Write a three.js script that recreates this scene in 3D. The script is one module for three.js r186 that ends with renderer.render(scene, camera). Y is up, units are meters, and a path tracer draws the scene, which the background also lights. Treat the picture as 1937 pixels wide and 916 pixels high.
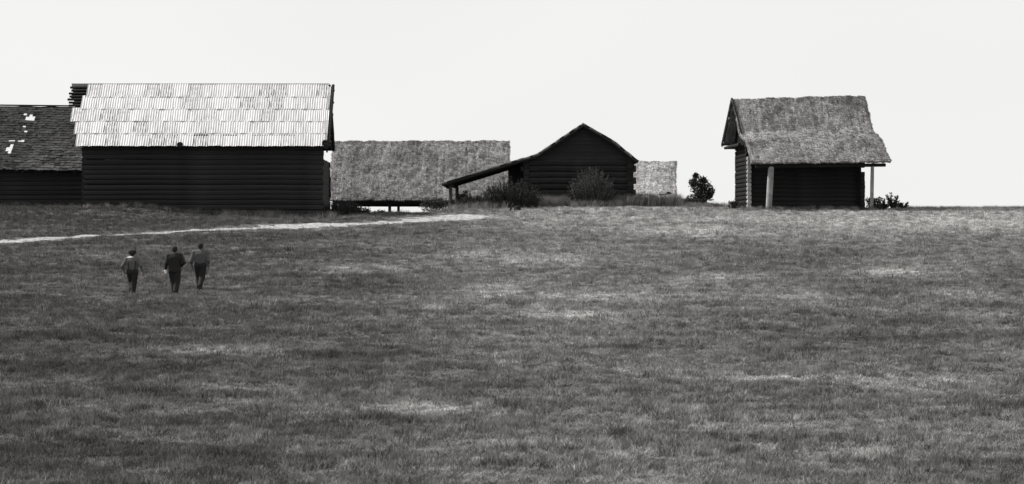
import * as THREE from 'three';
import { mergeGeometries } from 'three/addons/utils/BufferGeometryUtils.js';
import { createNoise2D, createNoise3D } from 'simplex-noise';

// ------------------------------------------------------------------ camera, sky, sun, exposure
const F = 3615;                                   // focal length of the long lens, in pixels of a 1937 x 916 frame
const scene = new THREE.Scene();
const camera = new THREE.PerspectiveCamera(2 * Math.atan(458 / F) * 180 / Math.PI, 1937 / 916, 0.5, 6000);
camera.position.set(0, 0, 0);
camera.lookAt(0, 0, -1);
camera.focus = 112;
camera.userData.fStop = 2.8;
const SKY = 0.594, SUN = 5.0;
const SUN_DIR = new THREE.Vector3(-0.62, 0.72, -0.2).normalize();
const renderer = new THREE.WebGLRenderer({ antialias: true });
renderer.toneMapping = THREE.LinearToneMapping;
renderer.toneMappingExposure = 1.5;
renderer.shadowMap.enabled = true;

let seed = 12345;
const rnd = () => { seed = (seed + 0x6d2b79f5) | 0; let t = Math.imul(seed ^ (seed >>> 15), 1 | seed); t = (t + Math.imul(t ^ (t >>> 7), 61 | t)) ^ t; return ((t ^ (t >>> 14)) >>> 0) / 4294967296; };
const rr = (a, b) => a + (b - a) * rnd();
const n2 = createNoise2D(rnd), n2b = createNoise2D(rnd), n3 = createNoise3D(rnd);
const clamp = (x, a = 0, b = 1) => Math.min(b, Math.max(a, x));
const smooth = (a, b, x) => { const t = clamp((x - a) / (b - a)); return t * t * (3 - 2 * t); };
const lerp = (a, b, t) => a + (b - a) * t;

{ // a white hazy sky, a little uneven
  const W = 512, H = 256, d = new Float32Array(W * H * 4);
  for (let j = 0; j < H; j++) for (let i = 0; i < W; i++) {
    const a = (i / W - 0.5) * 2 * Math.PI, e = ((j + 0.5) / H - 0.5) * Math.PI;
    const x = Math.cos(a) * Math.cos(e), y = Math.sin(e), z = Math.sin(a) * Math.cos(e);
    const v = SKY * (1 + 0.03 * n3(x * 2.2, y * 5, z * 2.2) + 0.015 * n3(x * 6 + 4, y * 14, z * 6));
    const k = (j * W + i) * 4; d[k] = v; d[k + 1] = v * 0.998; d[k + 2] = v * 0.992; d[k + 3] = 1;
  }
  const t = new THREE.DataTexture(d, W, H, THREE.RGBAFormat, THREE.FloatType);
  t.mapping = THREE.EquirectangularReflectionMapping; t.magFilter = t.minFilter = THREE.LinearFilter; t.needsUpdate = true;
  scene.background = t; scene.environment = t;
}
const sun = new THREE.DirectionalLight(new THREE.Color().setRGB(1, 0.985, 0.96), SUN);
sun.name = 'sun';
sun.position.copy(SUN_DIR).multiplyScalar(150).add(new THREE.Vector3(0, 0, -100));
sun.target.position.set(0, 0, -100);
sun.castShadow = true; sun.shadow.radius = 3; sun.shadow.mapSize.set(4096, 4096);
Object.assign(sun.shadow.camera, { left: -90, right: 90, top: 90, bottom: -90, near: 1, far: 400 });
scene.add(sun, sun.target);

// ------------------------------------------------------------------ naming helpers
const taken = new Map();
function numbered(name) { const k = taken.get(name) || 0; taken.set(name, k + 1); return k ? `${name}_${String(k).padStart(3, '0')}` : name; }
function tag(o, label, category, group) { o.userData.label = label; o.userData.category = category; if (group) o.userData.group = group; return o; }
function thing(name, label, category, [x, y, z], turn = 0, group) {
  const o = new THREE.Group(); o.name = numbered(name); o.position.set(x, y, z); o.rotation.y = turn; scene.add(o);
  return tag(o, label, category, group);
}
function part(name, geo, mat, parent, pos, rot, scl) {
  const m = new THREE.Mesh(geo, mat); m.name = parent === scene ? numbered(name) : name;
  if (pos) m.position.set(...pos); if (rot) m.rotation.set(...rot); if (scl) m.scale.set(...scl);
  parent.add(m); return m;
}
const PX = (px, Z) => (px - 968.5) * Z / F, PY = (py, Z) => (458 - py) * Z / F;   // metres right and up of the eye, at a distance

// ------------------------------------------------------------------ textures and materials
function tileNoise(w, h, cx, cy) {                // value noise that tiles
  const g = Float32Array.from({ length: cx * cy }, rnd), o = new Float32Array(w * h);
  for (let j = 0; j < h; j++) { const y = j / h * cy, y0 = Math.floor(y), fy = y - y0, sy = fy * fy * (3 - 2 * fy);
    for (let i = 0; i < w; i++) { const x = i / w * cx, x0 = Math.floor(x), fx = x - x0, sx = fx * fx * (3 - 2 * fx);
      const a = g[y0 % cy * cx + x0 % cx], b = g[y0 % cy * cx + (x0 + 1) % cx], c = g[(y0 + 1) % cy * cx + x0 % cx], e = g[(y0 + 1) % cy * cx + (x0 + 1) % cx];
      o[j * w + i] = lerp(lerp(a, b, sx), lerp(c, e, sx), sy); } }
  return o;
}
function grayTexture(w, h, f, repeat) {
  const d = new Uint8Array(w * h * 4);
  for (let k = 0; k < w * h; k++) { const v = clamp(f(k, k % w, Math.floor(k / w))) * 255; d[k * 4] = d[k * 4 + 1] = d[k * 4 + 2] = v; d[k * 4 + 3] = 255; }
  const t = new THREE.DataTexture(d, w, h); t.wrapS = t.wrapT = THREE.RepeatWrapping; t.magFilter = THREE.LinearFilter; t.minFilter = THREE.LinearMipmapLinearFilter; t.generateMipmaps = true;
  if (repeat) t.repeat.set(...repeat); t.needsUpdate = true; return t;
}
function mat(r, g, b, o = {}) { const m = new THREE.MeshPhysicalMaterial({ roughness: 0.92, specularIntensity: 0.4, side: THREE.DoubleSide, ...o }); m.color.setRGB(r, g, b); return m; }
const gray = (v, o) => mat(v, v * 0.985, v * 0.99, o);

const strawTex = (() => { const a = tileNoise(512, 512, 170, 9), b = tileNoise(512, 512, 70, 20), c = tileNoise(512, 512, 14, 9);
  return [grayTexture(512, 512, (k) => 0.25 + 0.5 * a[k] + 0.35 * (b[k] - 0.2) + 0.25 * (c[k] - 0.5), [1 / 2.6, 1 / 2.6]), grayTexture(512, 512, (k) => 0.6 * a[k] + 0.4 * b[k], [1 / 2.6, 1 / 2.6])]; })();
const grainTex = (() => { const a = tileNoise(256, 256, 5, 90), b = tileNoise(256, 256, 12, 30), c = tileNoise(256, 256, 6, 6);
  return [grayTexture(256, 256, (k) => 0.3 + 0.45 * a[k] + 0.25 * b[k] + 0.3 * (c[k] - 0.4)), grayTexture(256, 256, (k) => 0.7 * a[k] + 0.3 * b[k])]; })();
const wood = (v) => gray(v, { map: grainTex[0], bumpMap: grainTex[1], bumpScale: 0.008, specularIntensity: 0.2 });
const M = {
  logs: [0.028, 0.034, 0.04].map(wood), darkLogs: [0.031, 0.034, 0.037].map(wood), sunPaintedLogs: [0.4, 0.5, 0.6].map(wood), greyPlank: [0.13, 0.16, 0.19].map(wood), greyLogs: [0.05, 0.07, 0.09].map(wood),
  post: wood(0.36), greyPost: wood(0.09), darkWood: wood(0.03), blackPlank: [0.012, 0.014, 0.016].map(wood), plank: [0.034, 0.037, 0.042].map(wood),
};
const thatchMat = (v) => gray(v, { vertexColors: true, map: strawTex[0], bumpMap: strawTex[1], bumpScale: 0.03, roughness: 1 });
const sheetMats = [0, 1, 2, 3, 4, 5].map((i) => {
  const a = tileNoise(256, 256, 22, 3), b = tileNoise(256, 256, 12, 12), c = tileNoise(256, 256, 40, 8);
  const dirt = [0.12, 0.22, 0.4, 0.6, 0.16, 0.5][i];
  return gray([0.58, 0.56, 0.57, 0.54, 0.59, 0.55][i], { roughness: 0.55, map: grayTexture(256, 256, (k) => 0.98 - dirt * smooth(0.5, 0.85, a[k] * 0.65 + c[k] * 0.45) - 0.18 * dirt * b[k] * 2) });
});

// ------------------------------------------------------------------ the ground
const knots = [[-400, 1.5], [-60, 2.5], [-40, 2.5], [-32, 2.48], [-27, 2.42], [-24, 2.25], [-18, 1.9], [-11, 1.68], [-8.5, 1.74], [-5.4, 1.76], [-3.6, 2.0], [-2, 2.2], [2, 2.5], [8, 2.56], [12, 2.44], [14, 2.28], [17, 2.16], [22, 2.13], [27, 2.13], [40, 2.15], [90, 1.8], [400, 0]];
function crest(x) {
  for (let i = 1; i < knots.length; i++) if (x <= knots[i][0]) { const [x0, a] = knots[i - 1], [x1, b] = knots[i]; return lerp(a, b, smooth(x0, x1, x)); }
  return knots.at(-1)[1];
}
const smin = (a, b, k) => { const h = clamp(0.5 + 0.5 * (b - a) / k); return lerp(b, a, h) - k * h * (1 - h); };
function relief(x, Z) { return 0.06 * n2(x * 0.11, Z * 0.25) + 0.04 * n2b(x * 0.3 + 9, Z * 0.5) + 0.03 * n2(x * 0.9 + 40, Z * 1.0); }
function groundY(x, Z) {
  const slope = -6.99 + 0.0757 * Z;
  const near = -1.75 - 0.24 * Math.max(Z - 0.5, 0);                      // the bank the camera stands on
  let y = Math.max(slope, near) + 0.15 * Math.exp(-Math.pow((Z - 19) / 4, 2));
  if (Z < 0) y = -1.75;
  const past = Math.max(0, Z - 127);
  const top = crest(x) - 0.028 * past - 0.0004 * Math.min(past, 300) * past * smooth(0, 30, past);
  y = smin(y, Math.max(top, -38), 0.35);
  if (x < -9 && x > -40 && Z > 95 && Z < 125) y += (0.42 * smooth(-17.5, -22.5, x) * smooth(-40, -30, x) - 0.16 * smooth(-15.5, -12.5, x) * smooth(-9, -11, x)) * Math.exp(-Math.pow((Z - 112.6) / 3.6, 2));   // the bank before the big barn
  const calm = smooth(126, 116, Z);
  return y + relief(x, Z) * lerp(0.25, 1, calm) * smooth(400, 150, Math.abs(x) + Z);
}
const onGround = (px, py) => { const Z = 6.99 / (0.0757 + (py - 458) / F); return [PX(px, Z), Z]; };

// pale dry patches in the sward: place in the view, and half-lengths in metres
const patches = [[1090, 598, 2.2, 1.5, 1], [1150, 561, 3, 1.1, 0.8], [935, 552, 1.1, 2.4, 0.9], [425, 664, 1.6, 0.8, 1], [1690, 517, 2.6, 1.8, 0.9], [1350, 525, 1.4, 1.8, 0.6], [800, 775, 0.9, 0.7, 0.8],
  [1290, 775, 0.7, 0.6, 0.8], [1440, 715, 2.2, 0.7, 0.8], [1700, 720, 2, 1.2, 0.8], [1520, 563, 2, 1.3, 0.7], [1820, 560, 1.5, 1, 0.7], [730, 508, 0.9, 1.5, 0.6], [880, 484, 1.6, 2, 0.7], [640, 510, 1.4, 1.6, 0.7], [815, 585, 0.8, 0.9, 0.8],
  [1020, 495, 2, 3, 0.7], [1320, 440, 3, 5, 0.7], [1790, 420, 6, 7, 0.6], [1590, 420, 5, 6, 0.4], [470, 760, 0.35, 0.35, 0.7], [560, 700, 0.5, 0.5, 0.5], [1600, 860, 1, 0.6, 0.6], [980, 845, 0.5, 0.35, 0.5], [1250, 700, 1.6, 0.6, 0.5], [470, 520, 1.3, 1.4, 0.4], [300, 860, 0.6, 0.3, 0.3]]
  .map(([px, py, rx, rz, s]) => [...onGround(px, py), rx, rz, s]);
// rank, darker strips of grass; the lowest paint foreground shade into the sward
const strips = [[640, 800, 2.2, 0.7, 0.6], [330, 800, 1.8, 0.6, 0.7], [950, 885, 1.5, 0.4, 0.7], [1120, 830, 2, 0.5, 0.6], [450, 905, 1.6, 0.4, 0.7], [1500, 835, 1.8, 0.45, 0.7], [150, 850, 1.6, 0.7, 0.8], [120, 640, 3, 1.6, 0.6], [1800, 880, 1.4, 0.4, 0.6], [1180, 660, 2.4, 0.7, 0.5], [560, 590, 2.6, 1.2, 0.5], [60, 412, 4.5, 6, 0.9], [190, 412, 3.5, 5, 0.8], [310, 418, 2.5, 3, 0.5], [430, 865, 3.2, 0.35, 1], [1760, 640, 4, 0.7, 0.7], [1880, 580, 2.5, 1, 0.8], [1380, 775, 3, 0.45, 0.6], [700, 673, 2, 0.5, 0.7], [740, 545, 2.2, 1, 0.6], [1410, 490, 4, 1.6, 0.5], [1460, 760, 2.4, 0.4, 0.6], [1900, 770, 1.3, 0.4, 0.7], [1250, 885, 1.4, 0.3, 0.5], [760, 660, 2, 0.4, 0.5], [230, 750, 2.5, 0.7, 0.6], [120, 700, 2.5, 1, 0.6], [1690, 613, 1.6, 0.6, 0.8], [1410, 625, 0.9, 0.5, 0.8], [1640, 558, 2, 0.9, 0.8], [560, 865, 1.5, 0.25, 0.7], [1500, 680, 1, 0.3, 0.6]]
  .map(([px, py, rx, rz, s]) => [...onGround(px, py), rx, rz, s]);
const spots = (list, x, Z) => { let v = 0; for (const [cx, cz, rx, rz, s] of list) { const ax = (x - cx) / rx, az = (Z - cz) / rz; if (Math.abs(ax) < 2.4 && Math.abs(az) < 2.4) v = Math.max(v, s * Math.exp(-(ax * ax + az * az)) * (0.75 + 0.5 * n2b(x * 1.7, Z * 1.7))); } return clamp(v); };
// how dry (pale) the sward is at a place, painted shade included
function drynessAndShade(x, Z) {
  let d = 0.36 + 0.11 * n2(x * 0.055 + 3, Z * 0.08) + 0.08 * n2b(x * 0.2, Z * 0.3) + 0.1 * n2(x * 0.55, Z * 0.6 + 7) + 0.11 * n2b(x * 1.3, Z * 1.5);
  d += 0.36 * smooth(-6, 6, x - (110 - Z) * 0.05) * smooth(84, 112, Z);                 // the poor thin grass of the crest
  d -= 0.26 * smooth(2, -13, x);                                                      // darker toward the left: shade put into the grass tone
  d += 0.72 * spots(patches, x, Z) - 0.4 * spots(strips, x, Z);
  return clamp(d);
}
const track = [[-40, 86, 1.0], [-30, 89.5, 1.0], [-24.6, 92.6, 1.1], [-20.5, 96.2, 0.9], [-16.8, 99.2, 0.55], [-14, 101.6, 1.7], [-11.6, 103.4, 2.3], [-8.6, 105, 1.5], [-5.6, 107.4, 1.5], [-4.6, 109.6, 2.4], [-3.2, 111, 2.8], [-2.2, 111.8, 2.3], [-1.7, 112.4, 0.6]];
const trackCurve = new THREE.CatmullRomCurve3(track.map(([x, Z]) => new THREE.Vector3(x, 0, Z)), false, 'centripetal');
const trackPts = Array.from({ length: 241 }, (_, i) => { const t = i / 240, p = trackCurve.getPoint(t), k = t * (track.length - 1), a = Math.min(track.length - 2, Math.floor(k)); return [p.x, p.z, lerp(track[a][2], track[a + 1][2], k - a)]; });
function onTrack(x, Z) {                           // 1 in the middle of the path, 0 off it
  if (x > 1 || Z < 80 || Z > 118) return 0;
  let best = 9; for (let i = 0; i < trackPts.length; i += 2) { const [a, b, w] = trackPts[i]; const d = Math.hypot(x - a, Z - b) / Math.max(w, 0.05); if (d < best) best = d; }
  return smooth(1.5, 0.3, best + 0.35 * n2(x * 0.9, Z * 0.9) + 0.2 * n2b(x * 3, Z * 3));
}
{
  const xs = [], zs = [];
  for (let x = -44; x <= 44.01; x += 0.55) xs.push(x);
  for (let s = 1.2, x = 44; x < 3000; s *= 1.35) { x += s; xs.push(x); xs.unshift(-x); }
  for (let z = -40; z < 28; z += 3) zs.push(z);
  for (let z = 28; z <= 132.01; z += 0.5) zs.push(z);
  for (let s = 1, z = 132; z < 4000; s *= 1.3) { z += s; zs.push(z); }
  const pos = [], col = [], uv = [], idx = [], nx = xs.length;
  for (const Z of zs) for (const x of xs) {
    pos.push(x, groundY(x, Z), -Z); uv.push(x, Z);
    const v = lerp(0.5, 1.15, drynessAndShade(x, Z)); col.push(v, v, v);
  }
  for (let j = 0; j + 1 < zs.length; j++) for (let i = 0; i + 1 < nx; i++) { const a = j * nx + i; idx.push(a, a + 1, a + nx, a + 1, a + nx + 1, a + nx); }
  const g = new THREE.BufferGeometry(); g.setAttribute('position', new THREE.Float32BufferAttribute(pos, 3)); g.setAttribute('color', new THREE.Float32BufferAttribute(col, 3)); g.setAttribute('uv', new THREE.Float32BufferAttribute(uv, 2)); g.setIndex(idx); g.computeVertexNormals();
  const a = tileNoise(512, 512, 90, 90), b = tileNoise(512, 512, 30, 30), c = tileNoise(512, 512, 200, 200);
  const t = grayTexture(512, 512, (k) => 0.2 + 0.35 * a[k] + 0.25 * b[k] + 0.35 * c[k], [1 / 3.1, 1 / 3.1]);
  const m = part('meadow_ground', g, gray(0.24, { vertexColors: true, map: t, bumpMap: t, bumpScale: 0.06, roughness: 1 }), scene);
  m.userData.kind = 'structure';
}
{ // the trodden path
  const pos = [], uv = [], idx = [], across = 8;
  trackPts.forEach(([x, Z, w], i) => {
    const [ax, az] = trackPts[Math.max(0, i - 1)], [bx, bz] = trackPts[Math.min(240, i + 1)], l = Math.hypot(bx - ax, bz - az), ux = -(bz - az) / l, uz = (bx - ax) / l;
    for (let j = 0; j <= across; j++) { const s = j / across * 2 - 1, ww = w * (0.6 + 0.34 * n2(i * 0.13, s > 0 ? 5 : 50) + 0.3 * n2b(i * 0.47, s > 0 ? 5 : 50)); const X = x + ux * s * ww, ZZ = Z + uz * s * ww; pos.push(X, groundY(X, ZZ) + 0.035 - 0.02 * Math.abs(s), -ZZ); uv.push(X, ZZ); }
    if (i) for (let j = 0; j < across; j++) { const a = (i - 1) * (across + 1) + j, b = a + across + 1; idx.push(a, b, a + 1, b, b + 1, a + 1); }
  });
  const g = new THREE.BufferGeometry(); g.setAttribute('position', new THREE.Float32BufferAttribute(pos, 3)); g.setAttribute('uv', new THREE.Float32BufferAttribute(uv, 2)); g.setIndex(idx); g.computeVertexNormals();
  const a = tileNoise(256, 256, 24, 24), b = tileNoise(256, 256, 90, 90);
  const t = grayTexture(256, 256, (k) => 0.35 + 0.5 * a[k] + 0.6 * (b[k] - 0.4), [1 / 3.7, 1 / 3.7]);
  part('footpath', g, gray(0.36, { map: t, bumpMap: t, bumpScale: 0.05, roughness: 1 }), scene).userData.kind = 'structure';
}

// ------------------------------------------------------------------ builders: logs, planks, thatch
function logGeometry(r, end = 0.8, hewn = 0) {
  const g = new THREE.CylinderGeometry(r, r, 1, hewn ? 12 : 9, hewn ? 2 : 3, false); g.rotateZ(Math.PI / 2);
  const p = g.attributes.position, s = rr(0, 50);
  for (let i = 0; i < p.count; i++) {
    const x = p.getX(i), a = Math.atan2(p.getZ(i), p.getY(i)), rad = Math.hypot(p.getY(i), p.getZ(i)) * (1 + 0.06 * n2(s + x * 2, a)) * (Math.abs(x) > 0.49 ? end : 1) * (hewn ? Math.pow(Math.pow(Math.abs(Math.cos(a)), 5) + Math.pow(Math.abs(Math.sin(a)), 5), -0.2) : 1);
    p.setXYZ(i, x, Math.cos(a) * rad + 0.02 * n2(s, x * 1.3), Math.sin(a) * rad);
  }
  const uv = g.attributes.uv; for (let i = 0; i < uv.count; i++) uv.setXY(i, uv.getY(i) * 2, uv.getX(i));
  g.computeVertexNormals(); return g;
}
const logShapes = [0, 1, 2, 3].map(() => logGeometry(1, 0.92));
const hewnShapes = [0, 1, 2].map(() => logGeometry(1, 0.95, 1));
const pick = (a) => a[Math.floor(rnd() * a.length)];
function logAlong(parent, name, a, b, r, mats, shapes = logShapes) {        // a round log between two points
  const A = new THREE.Vector3(...a), B = new THREE.Vector3(...b), m = part(name, pick(shapes), Array.isArray(mats) ? pick(mats) : mats, parent);
  m.position.copy(A).lerp(B, 0.5); m.quaternion.setFromUnitVectors(new THREE.Vector3(1, 0, 0), B.clone().sub(A).normalize()); m.scale.set(A.distanceTo(B), r, r); return m;
}
const plankShape = (() => { const g = new THREE.BoxGeometry(1, 1, 1); return g; })();
function plank(parent, name, c, size, mats, rot) { return part(name, plankShape, Array.isArray(mats) ? pick(mats) : mats, parent, c, rot, size); }
// a log wall from (x0,z0) to (x1,z1); every other log reaches past the corners
function logWall(parent, [x0, z0], [x1, z1], y0, top, pitch, out, mats, phase = 0) {
  const l = Math.hypot(x1 - x0, z1 - z0), ux = (x1 - x0) / l, uz = (z1 - z0) / l, n = Math.round((top - y0) / pitch);
  for (let i = 0; i < n; i++) {
    const y = y0 + (i + 0.5 + phase * 0.5) * pitch, e = out + rr(-0.05, 0.06), f = out + rr(-0.05, 0.06);
    logAlong(parent, 'log', [x0 - ux * e, y + rr(-0.03, 0.03), z0 - uz * e], [x1 + ux * f, y + rr(-0.03, 0.03), z1 + uz * f], pitch * rr(0.55, 0.6), mats, hewnShapes);
  }
}
// straw thatch over a cross-section [[z, y], ...] from the front eave over the ridge to the back eave
function strawTuft() {
  const pos = [], idx = [];
  for (let i = 0; i < 6; i++) { const x = rr(-0.045, 0.045), w = rr(0.006, 0.011), l = rr(0.14, 0.34), k = x + rr(-0.025, 0.025), up = rr(0.01, 0.045), b = pos.length / 3; pos.push(x - w, 0, 0, x + w, 0, 0, x + k, up, l); idx.push(b, b + 1, b + 2); }
  const g = new THREE.BufferGeometry(); g.setAttribute('position', new THREE.Float32BufferAttribute(pos, 3)); g.setIndex(idx); g.computeVertexNormals(); return g;
}
const tuftShape = strawTuft();
function thatch(parent, { section, left, right, tone, thick = 0.3, lift = () => 0, density = 90, rough = 0.05, bloch = 1, dark = () => 1, name = 'thatch_roof' }) {
  // resample the section
  const curve = [], len = [0];
  for (let i = 1; i < section.length; i++) len.push(len[i - 1] + Math.hypot(section[i][0] - section[i - 1][0], section[i][1] - section[i - 1][1]));
  const total = len.at(-1), ns = Math.ceil(total / 0.16);
  for (let j = 0; j <= ns; j++) { const s = j / ns * total; let i = 1; while (i < section.length - 1 && len[i] < s) i++; const t = (s - len[i - 1]) / (len[i] - len[i - 1]); curve.push([lerp(section[i - 1][0], section[i][0], t), lerp(section[i - 1][1], section[i][1], t), i - 1 + t, s]); }
  for (let pass = 0; pass < 2; pass++) for (let j = ns - 1; j > 0; j--) for (const k of [0, 1]) curve[j][k] = curve[j][k] * 0.6 + 0.2 * (curve[j - 1][k] + curve[j + 1][k]);
  const at = (list, u) => { const i = Math.min(list.length - 2, Math.floor(u)); return lerp(list[i], list[i + 1], u - i); };
  const nx = Math.ceil((at(right, 0) - at(left, 0)) / 0.16), so = rr(0, 99);
  const P = [], N = [];
  const outer = [], inner = [], uvs = [], cols = [];
  for (let j = 0; j <= ns; j++) {
    const [z, y, u, s] = curve[j], a = curve[Math.max(0, j - 1)], b = curve[Math.min(ns, j + 1)], tl = Math.hypot(b[0] - a[0], b[1] - a[1]), nz = (b[1] - a[1]) / tl, ny = -(b[0] - a[0]) / tl;
    const xl = at(left, u) + 0.05 * n2(so, s * 2.5), xr = at(right, u) + 0.05 * n2(so + 7, s * 2.5);
    for (let i = 0; i <= nx; i++) {
      const x = lerp(xl, xr, i / nx), edge = j === 0 || j === ns;
      const bump = rough * (n2(x * 0.7 + so, s * 0.5) * 0.9 + 0.7 * n2b(x * 2.2 + so, s * 1.2) + 0.4 * n2(x * 5 + so, s * 2.5)), sag = edge ? 0.05 * n2(x * 2.5 + so, j) : 0;
      outer.push(x, y + ny * bump + lift(x, z) + sag, z + nz * bump); inner.push(x, y - ny * thick + lift(x, z) + (edge ? 0.04 * n2(x * 3 + so, j + 5) : 0), z - nz * thick); uvs.push(x, s);
      const v = clamp(dark(x, z, y) * (1 + bloch * (0.22 * n2b(x * 0.35 + so, s * 0.3) + 0.16 * n2(x * 0.9 + so, s * 0.7) + 0.13 * n2b(x * 3.2, s * 1.1 + so))), 0.2, 2); cols.push(v, v, v);
      P.push([x, y + ny * bump + lift(x, z), z + nz * bump, nz, ny, v]);
    }
  }
  const nv = (nx + 1) * (ns + 1), idx = [], q = (a, b, c, e) => idx.push(a, b, c, b, e, c);
  for (let j = 0; j < ns; j++) for (let i = 0; i < nx; i++) { const a = j * (nx + 1) + i; q(a, a + 1, a + nx + 1, a + nx + 2); q(a + nv + 1, a + nv, a + nv + nx + 2, a + nv + nx + 1); }
  for (let i = 0; i < nx; i++) { q(i + 1, i, i + 1 + nv, i + nv); const a = ns * (nx + 1) + i; q(a, a + 1, a + nv, a + 1 + nv); }
  for (let j = 0; j < ns; j++) { const a = j * (nx + 1), b = a + nx; q(a, a + nx + 1, a + nv, a + nx + 1 + nv); q(b + nx + 1, b, b + nx + 1 + nv, b + nv); }
  const g = new THREE.BufferGeometry(); g.setAttribute('position', new THREE.Float32BufferAttribute([...outer, ...inner], 3)); g.setAttribute('uv', new THREE.Float32BufferAttribute([...uvs, ...uvs], 2)); g.setAttribute('color', new THREE.Float32BufferAttribute([...cols, ...cols], 3)); g.setIndex(idx); g.computeVertexNormals();
  const roof = part(name, g, thatchMat(tone * 1.5), parent);
  // loose straw
  const count = Math.round((at(right, 0) - at(left, 0)) * total * density), im = new THREE.InstancedMesh(tuftShape, gray(1, { roughness: 1, specularIntensity: 0.3 }), count), m4 = new THREE.Matrix4(), X = new THREE.Vector3(), Y = new THREE.Vector3(), Zv = new THREE.Vector3(), col = new THREE.Color();
  for (let k = 0; k < count; k++) {
    const j = k % 40 === 0 ? (rnd() < 0.5 ? Math.floor(rnd() * 2) : ns - Math.floor(rnd() * 2)) : Math.floor(rnd() * (ns + 1)), [x, y, z, nz, ny, v] = P[j * (nx + 1) + Math.floor(rnd() * (nx + 1))];
    const front = nz >= 0 ? 1 : -1, yaw = rr(-0.09, 0.09), s = rr(0.5, 1.0);
    Y.set(0, ny, nz).normalize(); Zv.set(0, -nz, ny).multiplyScalar(front); X.crossVectors(Y, Zv);
    const zx = Zv.clone().multiplyScalar(Math.cos(yaw)).addScaledVector(X, Math.sin(yaw)), xx = new THREE.Vector3().crossVectors(Y, zx);
    m4.makeBasis(xx.multiplyScalar(s), Y.clone().multiplyScalar(s), zx.multiplyScalar(s)).setPosition(x + (Math.abs(x - at(left, 1)) < 0.25 || Math.abs(x - at(right, 1)) < 0.3 ? 0 : rr(-0.08, 0.08)), y + rr(-0.02, 0.01), z + rr(-0.05, 0.05)); im.setMatrixAt(k, m4);
    const c = tone * v * (0.95 + 0.45 * n2b(x * 4.5, z * 0.9 + y * 0.9) + 0.25 * n2(x * 11, z * 1.6 + y)) * (rnd() < 0.2 ? rr(1.2, 1.8) : rr(0.6, 1.2)); im.setColorAt(k, col.setRGB(c, c * 0.985, c * 0.98));
  }
  im.name = 'loose_straw'; im.userData.kind = 'stuff'; roof.add(im);
  return roof;
}

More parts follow.
